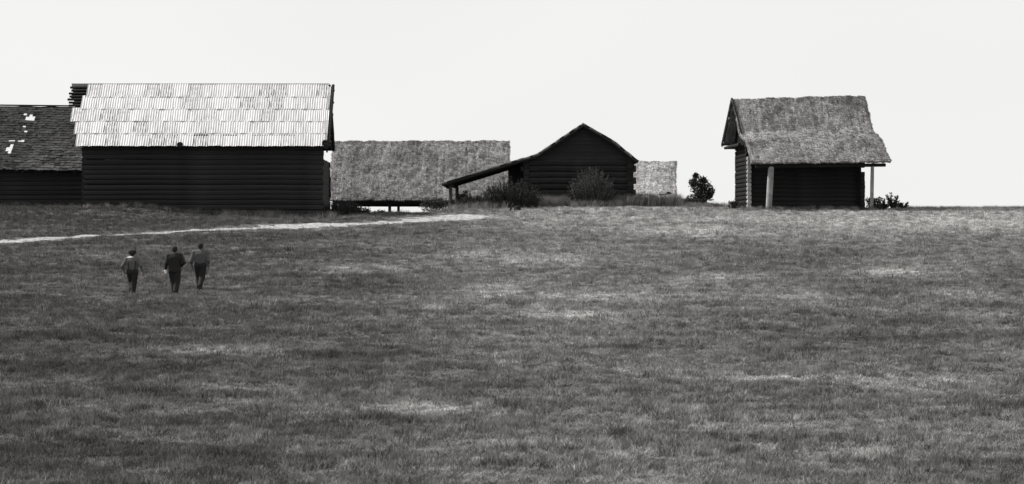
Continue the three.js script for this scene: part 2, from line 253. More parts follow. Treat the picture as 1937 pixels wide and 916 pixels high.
// ------------------------------------------------------------------ the big barn under corrugated sheets
{
  const Z0 = 114, X0 = -18.4, Y0 = 1.5;
  const t = thing('log_barn', 'long dark log barn under a pale patched corrugated metal roof', 'barn', [X0, Y0, -Z0]);
  const xl = -7.1, xr = 7.1, zb = -4.4, ridge = [9.58 - Y0, -2.2], eave = [5.74 - Y0, 0.6], reave = [5.74 - Y0, -5.0];
  logWall(t, [xl, 0], [xr, 0], -0.5, 4.75, 0.3, 0.02, M.darkLogs);
  for (let i = 0; i < 20; i++) plank(t, 'plank', [xr - 0.06 + (i % 2) * 0.012, 1.48 + rr(-0.02, 0.02), -0.2 - i * 0.215], [0.03, 3.96, 0.21], M.greyLogs);
  logWall(t, [xr - 0.05, 0.1], [xr - 0.05, zb], -0.5, 0.5, 0.3, 0.0, M.darkLogs, 1);
  logWall(t, [xl, zb], [xr, zb], -0.5, 3.25, 0.3, 0.02, M.darkLogs);
  logWall(t, [xl, 0.1], [xl, zb], -0.5, 4.4, 0.3, 0.0, M.darkLogs, 1);
  for (const x of [-7, -2.4, 2.4, 6.4]) { logAlong(t, 'post', [x, -0.3, zb + 0.05], [x, 4.4, zb + 0.05], 0.12, M.darkWood); }
  logAlong(t, 'wall_plate', [-7.6, 4.42, zb], [7.2, 4.42, zb], 0.15, M.darkWood); logAlong(t, 'wall_plate', [-7.6, 4.55, 0.02], [7.3, 4.55, 0.02], 0.15, M.darkWood);
  for (const x of [-6.9, -3.4, 0, 3.4, 6.8]) logAlong(t, 'tie_beam', [x, 4.5, 0.3], [x, 4.5, zb - 0.4], 0.12, M.darkWood);
  const pt = (s, f, up = 0) => { const e = f ? eave : reave, dy = ridge[0] - e[0], dz = ridge[1] - e[1], l = Math.hypot(dy, dz); return [e[0] + dy * s + up * Math.abs(dz) / l, e[1] + dz * s + up * (f ? 1 : -1) * dy / l]; };
  for (const x of [-7, -5, -3, -1, 1, 3, 5, 6.9]) for (const f of [1, 0]) { const a = pt(0.0, f, -0.26), b = pt(0.95, f, -0.26); logAlong(t, 'rafter', [x, a[0], a[1]], [x, b[0], b[1]], 0.06, M.darkWood); }
  // roof poles: their ends stick out at the left of the ridge and along the right verge
  for (const f of [1, 0]) for (let i = 0; i < 20; i++) {
    const s = (i + 0.3) / 20, [y, z] = pt(s, f, -0.09), topmost = s > 0.62;
    logAlong(t, 'roof_pole', [topmost ? rr(-8.6, -8.3) : rr(-7.75, -7.55), y, z], [f ? 7.44 + rr(0.0, 0.22) : 7.36 + rr(-0.04, 0.06), y, z], 0.078, M.darkWood);
  }
  // corrugated sheets, five courses of them on the front, long ones behind
  const waves = 6, pitch = 0.147;
  const sheetGeometry = (w, len, wear) => {
    const nxs = w * 5, pos = [], uv = [], idx = [], s0 = rr(0, 40);
    for (let j = 0; j < 3; j++) for (let i = 0; i <= nxs; i++) { const x = (i / nxs - 0.5) * w * pitch, y = (j / 2 - 0.5) * len; pos.push(x, y + (j === 0 ? 0.02 * n2(i * 0.4, s0) : 0), 0.012 * Math.cos(i / 5 * 2 * Math.PI) + (j === 0 ? wear * n2(i * 0.06, s0) : 0)); uv.push(i / nxs, j / 2); }
    for (let j = 0; j < 2; j++) for (let i = 0; i < nxs; i++) { const a = j * (nxs + 1) + i; idx.push(a, a + 1, a + nxs + 1, a + 1, a + nxs + 2, a + nxs + 1); }
    const g = new THREE.BufferGeometry(); g.setAttribute('position', new THREE.Float32BufferAttribute(pos, 3)); g.setAttribute('uv', new THREE.Float32BufferAttribute(uv, 2)); g.setIndex(idx); g.computeVertexNormals(); return g;
  };
  const shapes = [0, 1, 2, 3].map(() => sheetGeometry(waves, 1.1, 0.03)), longShape = sheetGeometry(waves, 4.8, 0.01);
  const L = Math.hypot(ridge[0] - eave[0], ridge[1] - eave[1]), step = L / 5, lean = Math.atan2(ridge[1] - eave[1], ridge[0] - eave[0]);
  const starts = [-7.55, -7.75, -8.1, -7.6, -7.4];    // courses from the eave up
  const order = [0, 1, 0, 2, 4, 3, 0, 5, 1, 4, 0, 1, 2, 0, 4, 1, 0];
  for (let c = 0; c < 5; c++) {
    let k = 0;
    for (let x = starts[c]; x < 7.36; x += waves * pitch - 0.012, k++) {
      const w = Math.min(1, (7.4 - x) / (waves * pitch)); if (w < 0.15) break;
      const [y, z] = pt((c + 0.5) / 5, 1, 0.016 + rr(0, 0.006) + (k % 2) * 0.006), tone = sheetMats[rnd() < 0.5 ? order[(k + (c < 2 ? 3 : 0)) % 17] : Math.floor(rnd() * 6)];
      const m = part('metal_sheet', shapes[(k + c) % 4], tone, t, [x + w * waves * pitch / 2, y + rr(-0.012, 0.012), z], [lean - 0.014 + rr(-0.012, 0.006), 0, rr(-0.004, 0.004)], [w, step * 1.14 / 1.1, 1]);
      if (c === 0 && rnd() < 0.2) m.rotation.x += 0.015;
    }
  }
  for (let k = 0, x = -8.4; k < 18; k++, x += waves * pitch - 0.012) { const [y, z] = pt(0.5, 0, 0.03); part('metal_sheet', longShape, sheetMats[3], t, [x + waves * pitch / 2, y + 0.03, z], [-lean, 0, 0], [1, 1, 1]); }
  // upper gable boards on the right and on the left
  for (const x of [7.18, -7.2]) for (let i = 0; i < 14; i++) { const z0 = 0.3 - i * 0.355, h = (2.5 - Math.abs(z0 - 0.17 + 2.2 - 0.0)) * 1.371 - 0.25, base = 4.4; if (h > 0.15) plank(t, 'gable_board', [x, base + h / 2, z0 - 0.17], [0.03, h, 0.34], M.plank); }
  for (const f of [1, 0]) { const a = pt(0.02, f, -0.05), b = pt(1.0, f, -0.05); logAlong(t, 'verge_pole', [f ? 7.5 : 7.3, a[0] - 0.1, a[1]], [f ? 7.52 : 7.3, b[0], b[1]], 0.1, M.darkWood); }
  for (const [x, r, s] of [[-1.31, 0.18, 0.01], [7.3, 0.2, 0.04], [7.36, 0.17, -0.01]]) { const a = pt(s, 1, 0); logAlong(t, 'eave_hook', [x, a[0] - 0.02, a[1] + 0.22], [x, a[0] + 0.02, a[1] - 0.5], r, M.darkWood); }
}

// ------------------------------------------------------------------ dark shingled roof at the far left
{
  const Z0 = 123, Y0 = 2.3, X0 = -31;
  const t = thing('dark_barn', 'low dark building with a weathered shingled roof, left of the metal roofed barn', 'barn', [X0, Y0, -Z0]);
  const x0 = -9, x1 = 7.2, eave = [PY(318, 122) - Y0, 0.8], ridge = [PY(200, 127.5) - Y0, -4.5], re = [eave[0], -9.8];
  logWall(t, [x0, 0], [x1 - 0.3, 0], -0.5, eave[0] + 0.15, 0.3, 0.15, M.darkLogs); logWall(t, [x0, -9], [x1 - 0.3, -9], -0.5, eave[0] + 0.15, 0.3, 0.15, M.darkLogs);
  logWall(t, [x1 - 0.5, 0], [x1 - 0.5, -9], -0.5, eave[0] + 0.2, 0.3, 0.15, M.darkLogs, 1);
  const holes = [[44, 64, 211, 227], [43, 54, 234, 244], [43, 50, 246, 254], [13, 27, 261, 268], [33, 46, 261, 268], [11, 24, 273, 290], [19, 33, 190, 201]];
  // courses of shingles, each a wavering board-thick strip lapping the one below
  for (const f of [1, 0]) {
    const e = f ? eave : re, dy = ridge[0] - e[0], dz = ridge[1] - e[1], l = Math.hypot(dy, dz), n = 26, geos = [];
    for (let c = 0; c < n; c++) {
      const s0 = c / n - 0.008, s1 = (c + 1.25) / n, w = 0.2, cols = [], pos = [], idx = [];
      for (let x = x0 - 0.4; x < x1 + 0.3; x += w) {
        const sight = 2 * f - 1, py = 318 - (c + 0.5) / n * 118, px = (x + w / 2 + X0) * F / lerp(122.4, 127.4, c / n) + 968.5;   // where a shingle shows; some are gone, and the far slope behind them too
        if (sight < 0 ? x > -5.2 && x < -0.6 : holes.some(([a, b, d, e2]) => px > a + 1 && px < b - 1 && py > d + 1 && py < e2 - 1) && n2(x * 5.3, c * 2.7) > -0.5) continue;
        const lo = s0 + rr(-0.006, 0.008), up = rr(0.02, 0.06), b = pos.length / 3, ny = Math.abs(dz) / l, nz = (f ? 1 : -1) * dy / l, sag = (xx) => 0.16 * smooth(-9, 7, -xx) * 0 - 0.01 * (xx + 9) + 0.03 * n2(xx * 0.7, 3);
        const P = (xx, s, h) => pos.push(xx, e[0] + dy * s + ny * h + sag(xx), e[1] + dz * s + nz * h);
        P(x, lo, up); P(x + w * 1.03, lo, up); P(x, s1, 0); P(x + w * 1.03, s1, 0); P(x, lo, up - 0.035); P(x + w * 1.03, lo, up - 0.035);
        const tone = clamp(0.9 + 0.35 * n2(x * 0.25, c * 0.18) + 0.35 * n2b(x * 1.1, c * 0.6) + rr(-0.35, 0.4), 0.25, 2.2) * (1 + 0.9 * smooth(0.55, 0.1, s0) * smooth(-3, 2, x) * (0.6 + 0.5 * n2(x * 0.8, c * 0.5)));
        for (let k = 0; k < 6; k++) cols.push(tone, tone, tone);
        idx.push(b, b + 1, b + 2, b + 1, b + 3, b + 2, b + 4, b + 5, b, b + 5, b + 1, b);
      }
      const g = new THREE.BufferGeometry(); g.setAttribute('position', new THREE.Float32BufferAttribute(pos, 3)); g.setAttribute('color', new THREE.Float32BufferAttribute(cols, 3)); g.setIndex(idx); g.computeVertexNormals(); geos.push(g);
    }
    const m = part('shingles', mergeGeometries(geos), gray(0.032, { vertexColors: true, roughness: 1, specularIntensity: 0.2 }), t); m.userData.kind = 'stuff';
  }
  logAlong(t, 'ridge_pole', [x0 - 0.3, ridge[0] + 0.1, ridge[1]], [x1 + 0.2, ridge[0] - 0.07, ridge[1]], 0.05, M.darkWood);
  for (let x = -8; x < 7; x += 1.1) if (x < -5 || x > -1) logAlong(t, 'rafter', [x, eave[0] - 0.3, eave[1]], [x, ridge[0] - 0.35, ridge[1]], 0.06, M.darkWood);
}

// ------------------------------------------------------------------ long thatched open shed
{
  const Z0 = 131, Y0 = 1.55, X0 = -6.3;
  const t = thing('thatched_shed', 'long low thatched shed on posts between the metal roofed barn and the lean-to', 'shed', [X0, Y0, -Z0]);
  const e = PY(376, 131) - Y0, r = PY(264, 135.6) - Y0;
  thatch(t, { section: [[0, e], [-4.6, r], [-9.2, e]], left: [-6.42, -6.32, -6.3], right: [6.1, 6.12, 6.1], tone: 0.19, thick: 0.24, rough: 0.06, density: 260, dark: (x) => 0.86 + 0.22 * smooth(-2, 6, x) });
  for (const z of [-0.5, -8.7]) { logAlong(t, 'wall_plate', [-6, e - 0.22, z], [6, e - 0.22, z], 0.17, M.darkWood); for (const x of z > -4 ? [-5.8, -2.12, 2.6, 5.8] : [-5.8, -2.0, 2.6, 5.8]) logAlong(t, 'post', [x, -0.6, z], [x, e - 0.2, z], 0.11, M.darkWood); }
  logAlong(t, 'eave_pole', [-6.05, e - 0.12, -0.12], [6.05, e - 0.12, -0.12], 0.08, M.darkWood);
  for (const x of [-5.8, -2.1, 2.6, 5.8]) logAlong(t, 'tie_beam', [x, e - 0.02, -0.2], [x, e - 0.02, -9], 0.1, M.darkWood);
  for (let x = -5.8; x < 6; x += 1.16) for (const f of [1, -1]) logAlong(t, 'rafter', [x, e - 0.1, f > 0 ? -0.1 : -9.1], [x, r - 0.36, -4.6], 0.05, M.darkWood);
}
{
  const Z0 = 136, X0 = 8.6, Y0 = 2.2;
  const t = thing('thatched_barn', 'pale thatched roof showing right behind the gable of the dark log house', 'barn', [X0, Y0, -Z0]);
  const e = PY(379, 136) - Y0, r = PY(303, 140) - Y0;
  thatch(t, { section: [[0, e], [-4, r], [-8, e]], left: [-4, -4, -4], right: [3.1, 3.45, 3.5], tone: 0.31, thick: 0.28, rough: 0.05, density: 260 });
  for (const z of [-0.7, -7.3]) logWall(t, [-3.7, z], [2.8, z], -0.6, e + 0.35, 0.3, 0.15, M.logs);
  logWall(t, [2.6, -0.7], [2.6, -7.3], -0.6, e + 0.3, 0.3, 0.15, M.logs, 1);
}

// ------------------------------------------------------------------ log house seen gable on, with its lean-to
{
  const Z0 = 124, X0 = 4.6, Y0 = 2.45;
  const t = thing('log_house', 'dark log house seen gable on, its roof running down left into a lean-to on posts', 'log house', [X0, Y0, -Z0]);
  const V = (px, py) => [PX(px, 123.4) - X0, PY(py, 123.4) - Y0];
  const wl = PX(993, Z0) - X0, wr = PX(1195, Z0) - X0, top = 2.9;
  for (const [z, front] of [[0, 1], [-6, 0]]) {
    const n = 8; for (let i = 0; i < n; i++) { const out = i % 2 ? 0.1 : 0.3, y = -0.25 + (i + 0.5) * 0.39; logAlong(t, 'log', [wl - out + rr(-0.06, 0.05), y, z], [wr + out + rr(-0.05, 0.06), y + rr(-0.02, 0.02), z], rr(0.205, 0.225), M.darkLogs, hewnShapes); }
  }
  for (const x of [wl + 0.1, wr - 0.1]) for (let i = 0; i < 8; i++) logAlong(t, 'log', [x, -0.06 + (i + 0.5) * 0.39, 0.3], [x, -0.06 + (i + 0.5) * 0.39, -6.3], 0.2, M.logs);
  const [ax, ay] = V(1103, 232), [kx, ky] = V(1160, 265), [rx, ry] = V(1209, 304), [lx, ly] = V(1015, 291), [tx, ty] = V(835, 346);
  // gable boarded across
  const roofAt = (x) => x < lx ? lerp(ty, ly, (x - tx) / (lx - tx)) : x < ax ? lerp(ly, ay, (x - lx) / (ax - lx)) : x < kx ? lerp(ay, ky, (x - ax) / (kx - ax)) : lerp(ky, ry, (x - kx) / (rx - kx));
  for (let y = top - 0.2; y < ay - 0.3; y += 0.24) {
    let a = wl, b = wr; while (a < ax && roofAt(a) < y + 0.2) a += 0.03; while (b > ax && roofAt(b) < y + 0.2) b -= 0.03;
    if (b - a > 0.2) for (const z of [0.04, -6.04]) plank(t, 'plank', [(a + b) / 2, y + 0.12, z], [b - a, 0.235, 0.05], M.plank);
  }
  // roof: its section runs across the house
  const roofGeo = (pts, thick, ridgeNoise) => {
    const nz = 44, pos = [], uv = [], col = [], idx = [], P = [];
    for (let i = 0; i + 1 < pts.length; i++) { const n = Math.max(2, Math.ceil(Math.hypot(pts[i + 1][0] - pts[i][0], pts[i + 1][1] - pts[i][1]) / 0.2)); for (let k = 0; k < n; k++) P.push([lerp(pts[i][0], pts[i + 1][0], k / n), lerp(pts[i][1], pts[i + 1][1], k / n)]); }
    P.push(pts.at(-1)); const np = P.length; let s = 0;
    const nrm = P.map((p, i) => { const a = P[Math.max(0, i - 1)], b = P[Math.min(np - 1, i + 1)], l = Math.hypot(b[0] - a[0], b[1] - a[1]); return [-(b[1] - a[1]) / l, (b[0] - a[0]) / l]; });
    for (const inn of [0, 1]) { s = 0; for (let i = 0; i < np; i++) { if (i) s += Math.hypot(P[i][0] - P[i - 1][0], P[i][1] - P[i - 1][1]); for (let j = 0; j <= nz; j++) { const z = lerp(0.6, -6.7, j / nz) + (j === 0 ? 0.06 * n2(s * 1.4, 3) : 0), o = (inn ? -thick : 0) + ridgeNoise * (inn ? 0 : 1) * (0.6 * n2(s * 1.1, z * 0.8) + 0.5 * n2b(s * 2.7, z * 2)); pos.push(P[i][0] + nrm[i][0] * o, P[i][1] + nrm[i][1] * o, z); uv.push(z, s); const v = 1 + 0.3 * n2(s, z); col.push(v, v, v); } } }
    const q = (a, b, c, e) => idx.push(a, b, c, b, e, c), w = nz + 1, nv = np * w;
    for (let i = 0; i + 1 < np; i++) { for (let j = 0; j < nz; j++) { const a = i * w + j; q(a, a + w, a + 1, a + w + 1); q(a + nv + w, a + nv, a + nv + w + 1, a + nv + 1); } const a = i * w, b = a + nz; q(a + w, a, a + w + nv, a + nv); q(b, b + w, b + nv, b + w + nv); }
    for (let j = 0; j < nz; j++) { q(j, j + 1, j + nv, j + 1 + nv); const a = (np - 1) * w + j; q(a + 1, a, a + 1 + nv, a + nv); }
    const g = new THREE.BufferGeometry(); g.setAttribute('position', new THREE.Float32BufferAttribute(pos, 3)); g.setAttribute('uv', new THREE.Float32BufferAttribute(uv, 2)); g.setAttribute('color', new THREE.Float32BufferAttribute(col, 3)); g.setIndex(idx); g.computeVertexNormals(); return g;
  };
  part('thatch_roof', roofGeo([[tx, ty], [lerp(tx, lx, 0.5), lerp(ty, ly, 0.5) + 0.04], [lx, ly], [lerp(lx, ax, 0.5), lerp(ly, ay, 0.5)], [ax, ay], [kx, ky], [rx, ry]], 0.14, 0.025), thatchMat(0.2), t);
  // verge boards along the near edge
  const verge = [[tx, ty], [lx, ly], [ax, ay], [kx, ky], [rx, ry]];
  for (let i = 0; i < 4; i++) { const [a, b] = verge[i], [c, d] = verge[i + 1], l = Math.hypot(c - a, d - b), an = Math.atan2(d - b, c - a); plank(t, 'verge_board', [(a + c) / 2 + Math.sin(an) * 0.12, (b + d) / 2 - Math.cos(an) * 0.12, 0.56], [l + 0.04, 0.2, 0.05], M.darkWood, [0, 0, an]); }
  // lean-to: posts, plate, rafters, a plank partition at the back
  for (const [x, z] of [[PX(852, 123.9) - X0, 0.1], [PX(864.5, 129.6) - X0, -5.6]]) logAlong(t, 'post', [x, -0.7, z], [x, roofAt(x) - 0.2, z], 0.125, M.greyPost);
  logAlong(t, 'wall_plate', [PX(852, 123.9) - X0, roofAt(PX(852, 123.9) - X0) - 0.25, 0.45], [PX(852, 123.9) - X0 + 0.1, roofAt(PX(852, 123.9) - X0) - 0.25, -6.2], 0.11, M.darkWood);
  for (const z of [0.2, -1.7, -3.6, -5.5]) logAlong(t, 'rafter', [tx + 0.15, ty - 0.2, z], [wl + 0.2, roofAt(wl + 0.2) - 0.24, z], 0.05, M.darkWood);
  for (let x = PX(962, 129.8) - X0, i = 0; x < wl + 0.4; x += 0.18, i++) plank(t, 'plank', [x + 0.08, 1.0, -5.8 + (i % 2) * 0.01], [0.2, 3.8 + rr(-0.1, 0.1), 0.03], M.greyPlank);
}

// ------------------------------------------------------------------ thatched hut with a porch, on the right
{
  const Z0 = 118, X0 = 18.6, Y0 = 2.05, turn = 0.055;
  const t = thing('thatched_hut', 'log hut with steep thatched roof and post porch, alone at the right', 'hut', [X0, Y0, -Z0], turn);
  const e = PY(306, 117.5) - Y0;                       // front eave
  const up = (x) => 0.02 * (x + 4);                    // the ridge climbs a little to the right
  const re = PY(272, 125) - Y0, rd = PY(185, 122.8) - Y0, kn = PY(254, 121) - Y0, jg = PY(266, 119.3) - Y0;
  thatch(t, { section: [[0.5, e], [-1.3, jg], [-2.7, kn], [-4.7, rd], [-7.4, re]], left: [-3.9, -3.95, -4.12, -4.2, -4.38], right: [4.75, 4.62, 4.42, 4.34, 4.3], tone: 0.2, thick: 0.2, rough: 0.05, density: 280, lift: (x, z) => up(x) * smooth(0.5, -4, z) + 0.012 * (x + 4),
    dark: (x, z) => 1 - 0.35 * smooth(2.6, 3.4, x) * smooth(-3.3, -4.2, z) * (0.7 + 0.5 * n2(x, z)) });
  const wl = -3.7, wr = 3.45, zf = -2.1, zb = -5.8;
  for (const z of [zf, zb]) for (let i = 0; i < 15; i++) { const y = -0.35 + (i + 0.5) * 0.27; logAlong(t, 'log', [wl - 0.12 + rr(-0.03, 0.03), y, z], [wr + (i === 10 ? 0.02 : 0.27) + rr(-0.02, 0.02), y, z], rr(0.142, 0.155), M.darkLogs, hewnShapes); }
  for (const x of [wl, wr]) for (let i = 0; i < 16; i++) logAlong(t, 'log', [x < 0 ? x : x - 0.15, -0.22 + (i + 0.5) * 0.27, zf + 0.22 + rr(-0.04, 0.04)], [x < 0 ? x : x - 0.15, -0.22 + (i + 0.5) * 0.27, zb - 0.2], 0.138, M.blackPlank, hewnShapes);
  // log ends at the near left corner, sunlight painted into their pale tone
  for (let i = 0; i < 13; i++) logAlong(t, 'log_end', [wl + 0.02, -0.22 + (i + 0.5) * 0.27, zf + 0.2], [wl + 0.02, -0.22 + (i + 0.5) * 0.27, zf + 0.5 + rr(-0.05, 0.06)], 0.135, M.sunPaintedLogs, hewnShapes);
  // left gable boarded down to a beam, standing out under the roof
  const roofAt = (z) => z > -2.7 ? lerp(jg, kn, clamp((z + 1.3) / -1.4)) : z > -4.7 ? lerp(kn, rd, (z + 2.7) / -2) : lerp(rd, re, (z + 4.7) / -2.7);
  const base = PY(277, 122) - Y0;
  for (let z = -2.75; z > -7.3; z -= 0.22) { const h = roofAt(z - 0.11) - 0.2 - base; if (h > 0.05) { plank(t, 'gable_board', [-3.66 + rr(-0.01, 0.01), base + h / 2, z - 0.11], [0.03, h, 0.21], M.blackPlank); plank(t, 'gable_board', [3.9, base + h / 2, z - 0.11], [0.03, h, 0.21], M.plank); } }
  logAlong(t, 'gable_beam', [-4.15, base + 0.04, -2.5], [-4.25, base + 0.04, -7.3], 0.1, M.darkWood);
  plank(t, 'ceiling_boards', [-3.9, base - 0.02, -4.9], [0.7, 0.04, 4.7], M.plank);
  const rake = [[-2.62, kn + 0.02, -3.99], [-4.7, rd, -4.26], [-7.4, re, -4.46]];  // dark boards added here to cover the sunlit thatch edge
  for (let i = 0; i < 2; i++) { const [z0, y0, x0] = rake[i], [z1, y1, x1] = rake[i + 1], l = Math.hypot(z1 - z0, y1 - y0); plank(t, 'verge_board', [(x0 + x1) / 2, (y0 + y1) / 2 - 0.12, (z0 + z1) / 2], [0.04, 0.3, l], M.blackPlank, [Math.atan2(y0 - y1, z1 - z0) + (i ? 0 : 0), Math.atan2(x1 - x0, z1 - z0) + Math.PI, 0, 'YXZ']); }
  // porch
  logAlong(t, 'porch_plate', [-3.6, e - 0.28, 0.12], [4.5, e - 0.18, 0.12], 0.12, M.darkWood);
  for (let x = -3.5; x < 4.6; x += 0.9) logAlong(t, 'rafter', [x, e - 0.18, 0.35], [x, jg - 0.05, -2.1], 0.05, M.darkWood);
  logAlong(t, 'porch_post', [PX(1452.5, Z0) - X0, -0.45, 0.05], [PX(1457.5, Z0) - X0, e - 0.3, 0.1], 0.2, M.post);
  logAlong(t, 'porch_post', [PX(1650, Z0) - X0, -0.35, 0.05], [PX(1651, Z0) - X0, e - 0.22, 0.1], 0.115, M.post);
  plank(t, 'porch_floor', [0.1, 0.02, -1.0], [7.6, 0.1, 2.2], M.darkWood);
}
{ // wide grey board upright beside the big barn, and the dark stump by the lean-to
  const Z = 117.5, x = PX(968, Z), y = groundY(x, Z);
  const t = thing('tree_stump', 'small dark stump with a leaning stick, in the grass below the lean-to', 'stump', [x, y, -Z]);
  const g = new THREE.CylinderGeometry(0.17, 0.25, 0.42, 11, 3); const p = g.attributes.position;
  for (let i = 0; i < p.count; i++) { const k = 1 + 0.2 * n3(p.getX(i) * 4, p.getY(i) * 4, p.getZ(i) * 4); p.setXYZ(i, p.getX(i) * k, p.getY(i) + (p.getY(i) > 0.1 ? 0.06 * n2(p.getX(i) * 6, p.getZ(i) * 6) : 0), p.getZ(i) * k); }
  g.computeVertexNormals(); part('trunk', g, M.darkWood, t, [0.35, 0.12, 0]);
  logAlong(t, 'stick', [-0.15, -0.05, 0.1], [0.1, 0.5, -0.05], 0.06, M.darkWood); for (const a of [0.3, 2.2, 4.4]) logAlong(t, 'root', [0.35, 0.08, 0], [0.35 + Math.cos(a) * 0.45, -0.06, Math.sin(a) * 0.45], 0.06, M.darkWood);
}

// ------------------------------------------------------------------ bushes and weeds
function leafMesh(n, place, size, tone) {
  const pos = [], col = [], idx = [], q = new THREE.Quaternion(), e = new THREE.Euler(), v = new THREE.Vector3();
  for (let i = 0; i < n; i++) {
    const [x, y, z, k = 1] = place(i), s = size * rr(0.6, 1.3) * k, b = pos.length / 3; q.setFromEuler(e.set(rr(-1, 1), rr(0, 6.3), rr(-1, 1)));
    for (const [a, c, d] of [[0, 0, 0], [-0.3, 0.5, 0.06], [0.3, 0.5, 0.06], [0, 1, -0.05]]) { v.set(a * s, c * s, d * s).applyQuaternion(q); pos.push(x + v.x, y + v.y, z + v.z); }
    const c = tone * rr(0.6, 1.45); for (let k = 0; k < 4; k++) col.push(c, c * 1.0, c * 0.98); idx.push(b, b + 2, b + 1, b + 1, b + 2, b + 3);
  }
  const g = new THREE.BufferGeometry(); g.setAttribute('position', new THREE.Float32BufferAttribute(pos, 3)); g.setAttribute('color', new THREE.Float32BufferAttribute(col, 3)); g.setIndex(idx); g.computeVertexNormals(); return g;
}
const leafMat = mat(1, 1, 1, { vertexColors: true, roughness: 0.9 });
function stalkGeo(a, b, r) { const A = new THREE.Vector3(...a), B = new THREE.Vector3(...b), g = new THREE.CylinderGeometry(r * 0.4, r, A.distanceTo(B), 5, 1); g.applyQuaternion(new THREE.Quaternion().setFromUnitVectors(new THREE.Vector3(0, 1, 0), B.clone().sub(A).normalize())); const c = A.lerp(B, 0.5); g.translate(c.x, c.y, c.z); return g; }
function bush({ name = 'bush', label, category = 'bush', px, Z, w, h, d = w * 0.7, n, tone, size = 0.11, lobes, upright = 0, shoots = 0, group }) {
  const x = PX(px, Z), y = groundY(x, Z), t = thing(name, label, category, [x, y - 0.03, -Z], 0, group);
  const L = lobes || Array.from({ length: 16 }, () => { const a = rr(0, 6.3), u = Math.pow(rnd(), 0.5), yy = rr(0.12, 0.88); const wide = Math.sqrt(Math.max(0.1, 1 - Math.pow((yy - 0.42) / 0.62, 2))); return [Math.cos(a) * u * 0.4 * wide, yy, Math.sin(a) * u * 0.4 * wide, rr(0.12, 0.24)]; });
  if (shoots) {              // many thin upright shoots in a dome, leaves all along them
    const S = Array.from({ length: shoots }, () => { const a = rr(0, 6.3), u = Math.sqrt(rnd()), hh = h * Math.sqrt(1 - 0.78 * u * u) * rr(0.72, 1.12), bx = Math.cos(a) * u * w * 0.36, bz = Math.sin(a) * u * d * 0.36; return [bx, bz, bx * rr(1.1, 1.55) + rr(-0.08, 0.08), hh, bz * rr(1.1, 1.55)]; });
    part('stems', mergeGeometries(S.map(([a, b, c, e, f]) => stalkGeo([a, 0, b], [c, e, f], 0.014))), M.darkWood, t);
    part('foliage', leafMesh(n, () => { const [a, b, c, e, f] = S[Math.floor(rnd() * S.length)], q = Math.pow(rnd(), 0.75), o = 0.1 * (1.1 - q * 0.8); return [lerp(a, c, q * q) + rr(-o, o), e * q + rr(-0.03, 0.03), lerp(b, f, q * q) + rr(-o, o), 1.15 - 0.45 * q]; }, size, tone), leafMat, t);
    return t;
  }
  const stems = L.map(([a, b, c]) => stalkGeo([a * w * 0.15, 0, c * d * 0.15], [a * w, b * h, c * d], 0.03));
  part('stems', mergeGeometries(stems), M.darkWood, t);
  part('foliage', leafMesh(n, () => {
    const [a, b, c, r] = L[Math.floor(rnd() * L.length)]; let X, Y, Zz; do { X = rr(-1, 1); Y = rr(-1, 1); Zz = rr(-1, 1); } while (X * X + Y * Y + Zz * Zz > 1);
    const f = Math.pow(Math.hypot(X, Y, Zz) || 1, -0.35) * (rnd() < 0.14 ? rr(1.1, 1.55) : 1); return [(a + X * r * f) * w, Math.max(0.02, b * h + Y * r * f * h * (upright ? 1.3 : 1)), (c + Zz * r * f) * d];
  }, size, tone), leafMat, t);
  return t;
}
bush({ label: 'large rounded dusky bush against the gable wall of the log house', px: 1121, Z: 122.2, w: 3.3, h: 2.4, d: 1.6, n: 17000, tone: 0.085, size: 0.08, shoots: 260 });
bush({ label: 'dark spreading bush in front of the lean-to, left of the gable wall', px: 968, Z: 120.8, w: 4.0, h: 1.9, d: 2.2, n: 17000, tone: 0.035, size: 0.09, shoots: 230 });
bush({ label: 'small round dark bush just right of the lean-to posts', px: 879, Z: 126.6, w: 1.15, h: 1.3, n: 1800, tone: 0.04, size: 0.09 });
bush({ label: 'dark leafy bush standing against the sky left of the thatched hut', px: 1322, Z: 123.6, w: 2.0, h: 2.2, d: 1.5, n: 7000, tone: 0.03, size: 0.095,
  lobes: [[0.02, 0.24, 0, 0.2], [0.05, 0.42, 0.1, 0.24], [-0.06, 0.58, 0, 0.24], [-0.04, 0.75, 0, 0.18], [-0.1, 0.9, 0, 0.08], [0.17, 0.6, 0, 0.2], [0.3, 0.5, -0.1, 0.18], [0.4, 0.42, 0, 0.12], [0.16, 0.76, 0, 0.1], [-0.2, 0.68, 0.1, 0.13], [-0.24, 0.2, 0, 0.15], [-0.36, 0.1, 0, 0.14], [0.08, 0.1, 0, 0.22], [0.34, 0.3, 0, 0.1], [0, 0.5, 0, 0.2], [0.1, 0.33, 0, 0.2]] });
bush({ label: 'low dark shrub left of the lean-to posts, below the long thatched eave', px: 822, Z: 121, w: 1.9, h: 1.0, n: 2200, tone: 0.035, size: 0.09 });
bush({ label: 'low dark shrub at the right corner foot of the metal roofed barn', px: 648, Z: 114.8, w: 3.0, h: 0.95, d: 1.6, n: 9000, tone: 0.03, size: 0.09, shoots: 200 });
bush({ label: 'low dark shrub at the left foot of the thatched hut', px: 1392, Z: 119.5, w: 1.0, h: 0.55, n: 800, tone: 0.03, size: 0.09 });
bush({ label: 'dark shrub at the foot of the right porch post of the hut', px: 1654, Z: 118.5, w: 1.3, h: 0.85, n: 2000, tone: 0.03, size: 0.09 });
bush({ label: 'low dark plants added in place of shadow, between the lean-to posts and the spreading bush', category: 'added_plants', name: 'added_shade_plants', px: 905, Z: 121.6, w: 3.2, h: 0.85, d: 1.6, n: 8000, tone: 0.035, size: 0.09, shoots: 220 });  // plants added to stand in for the shadow left of the bush
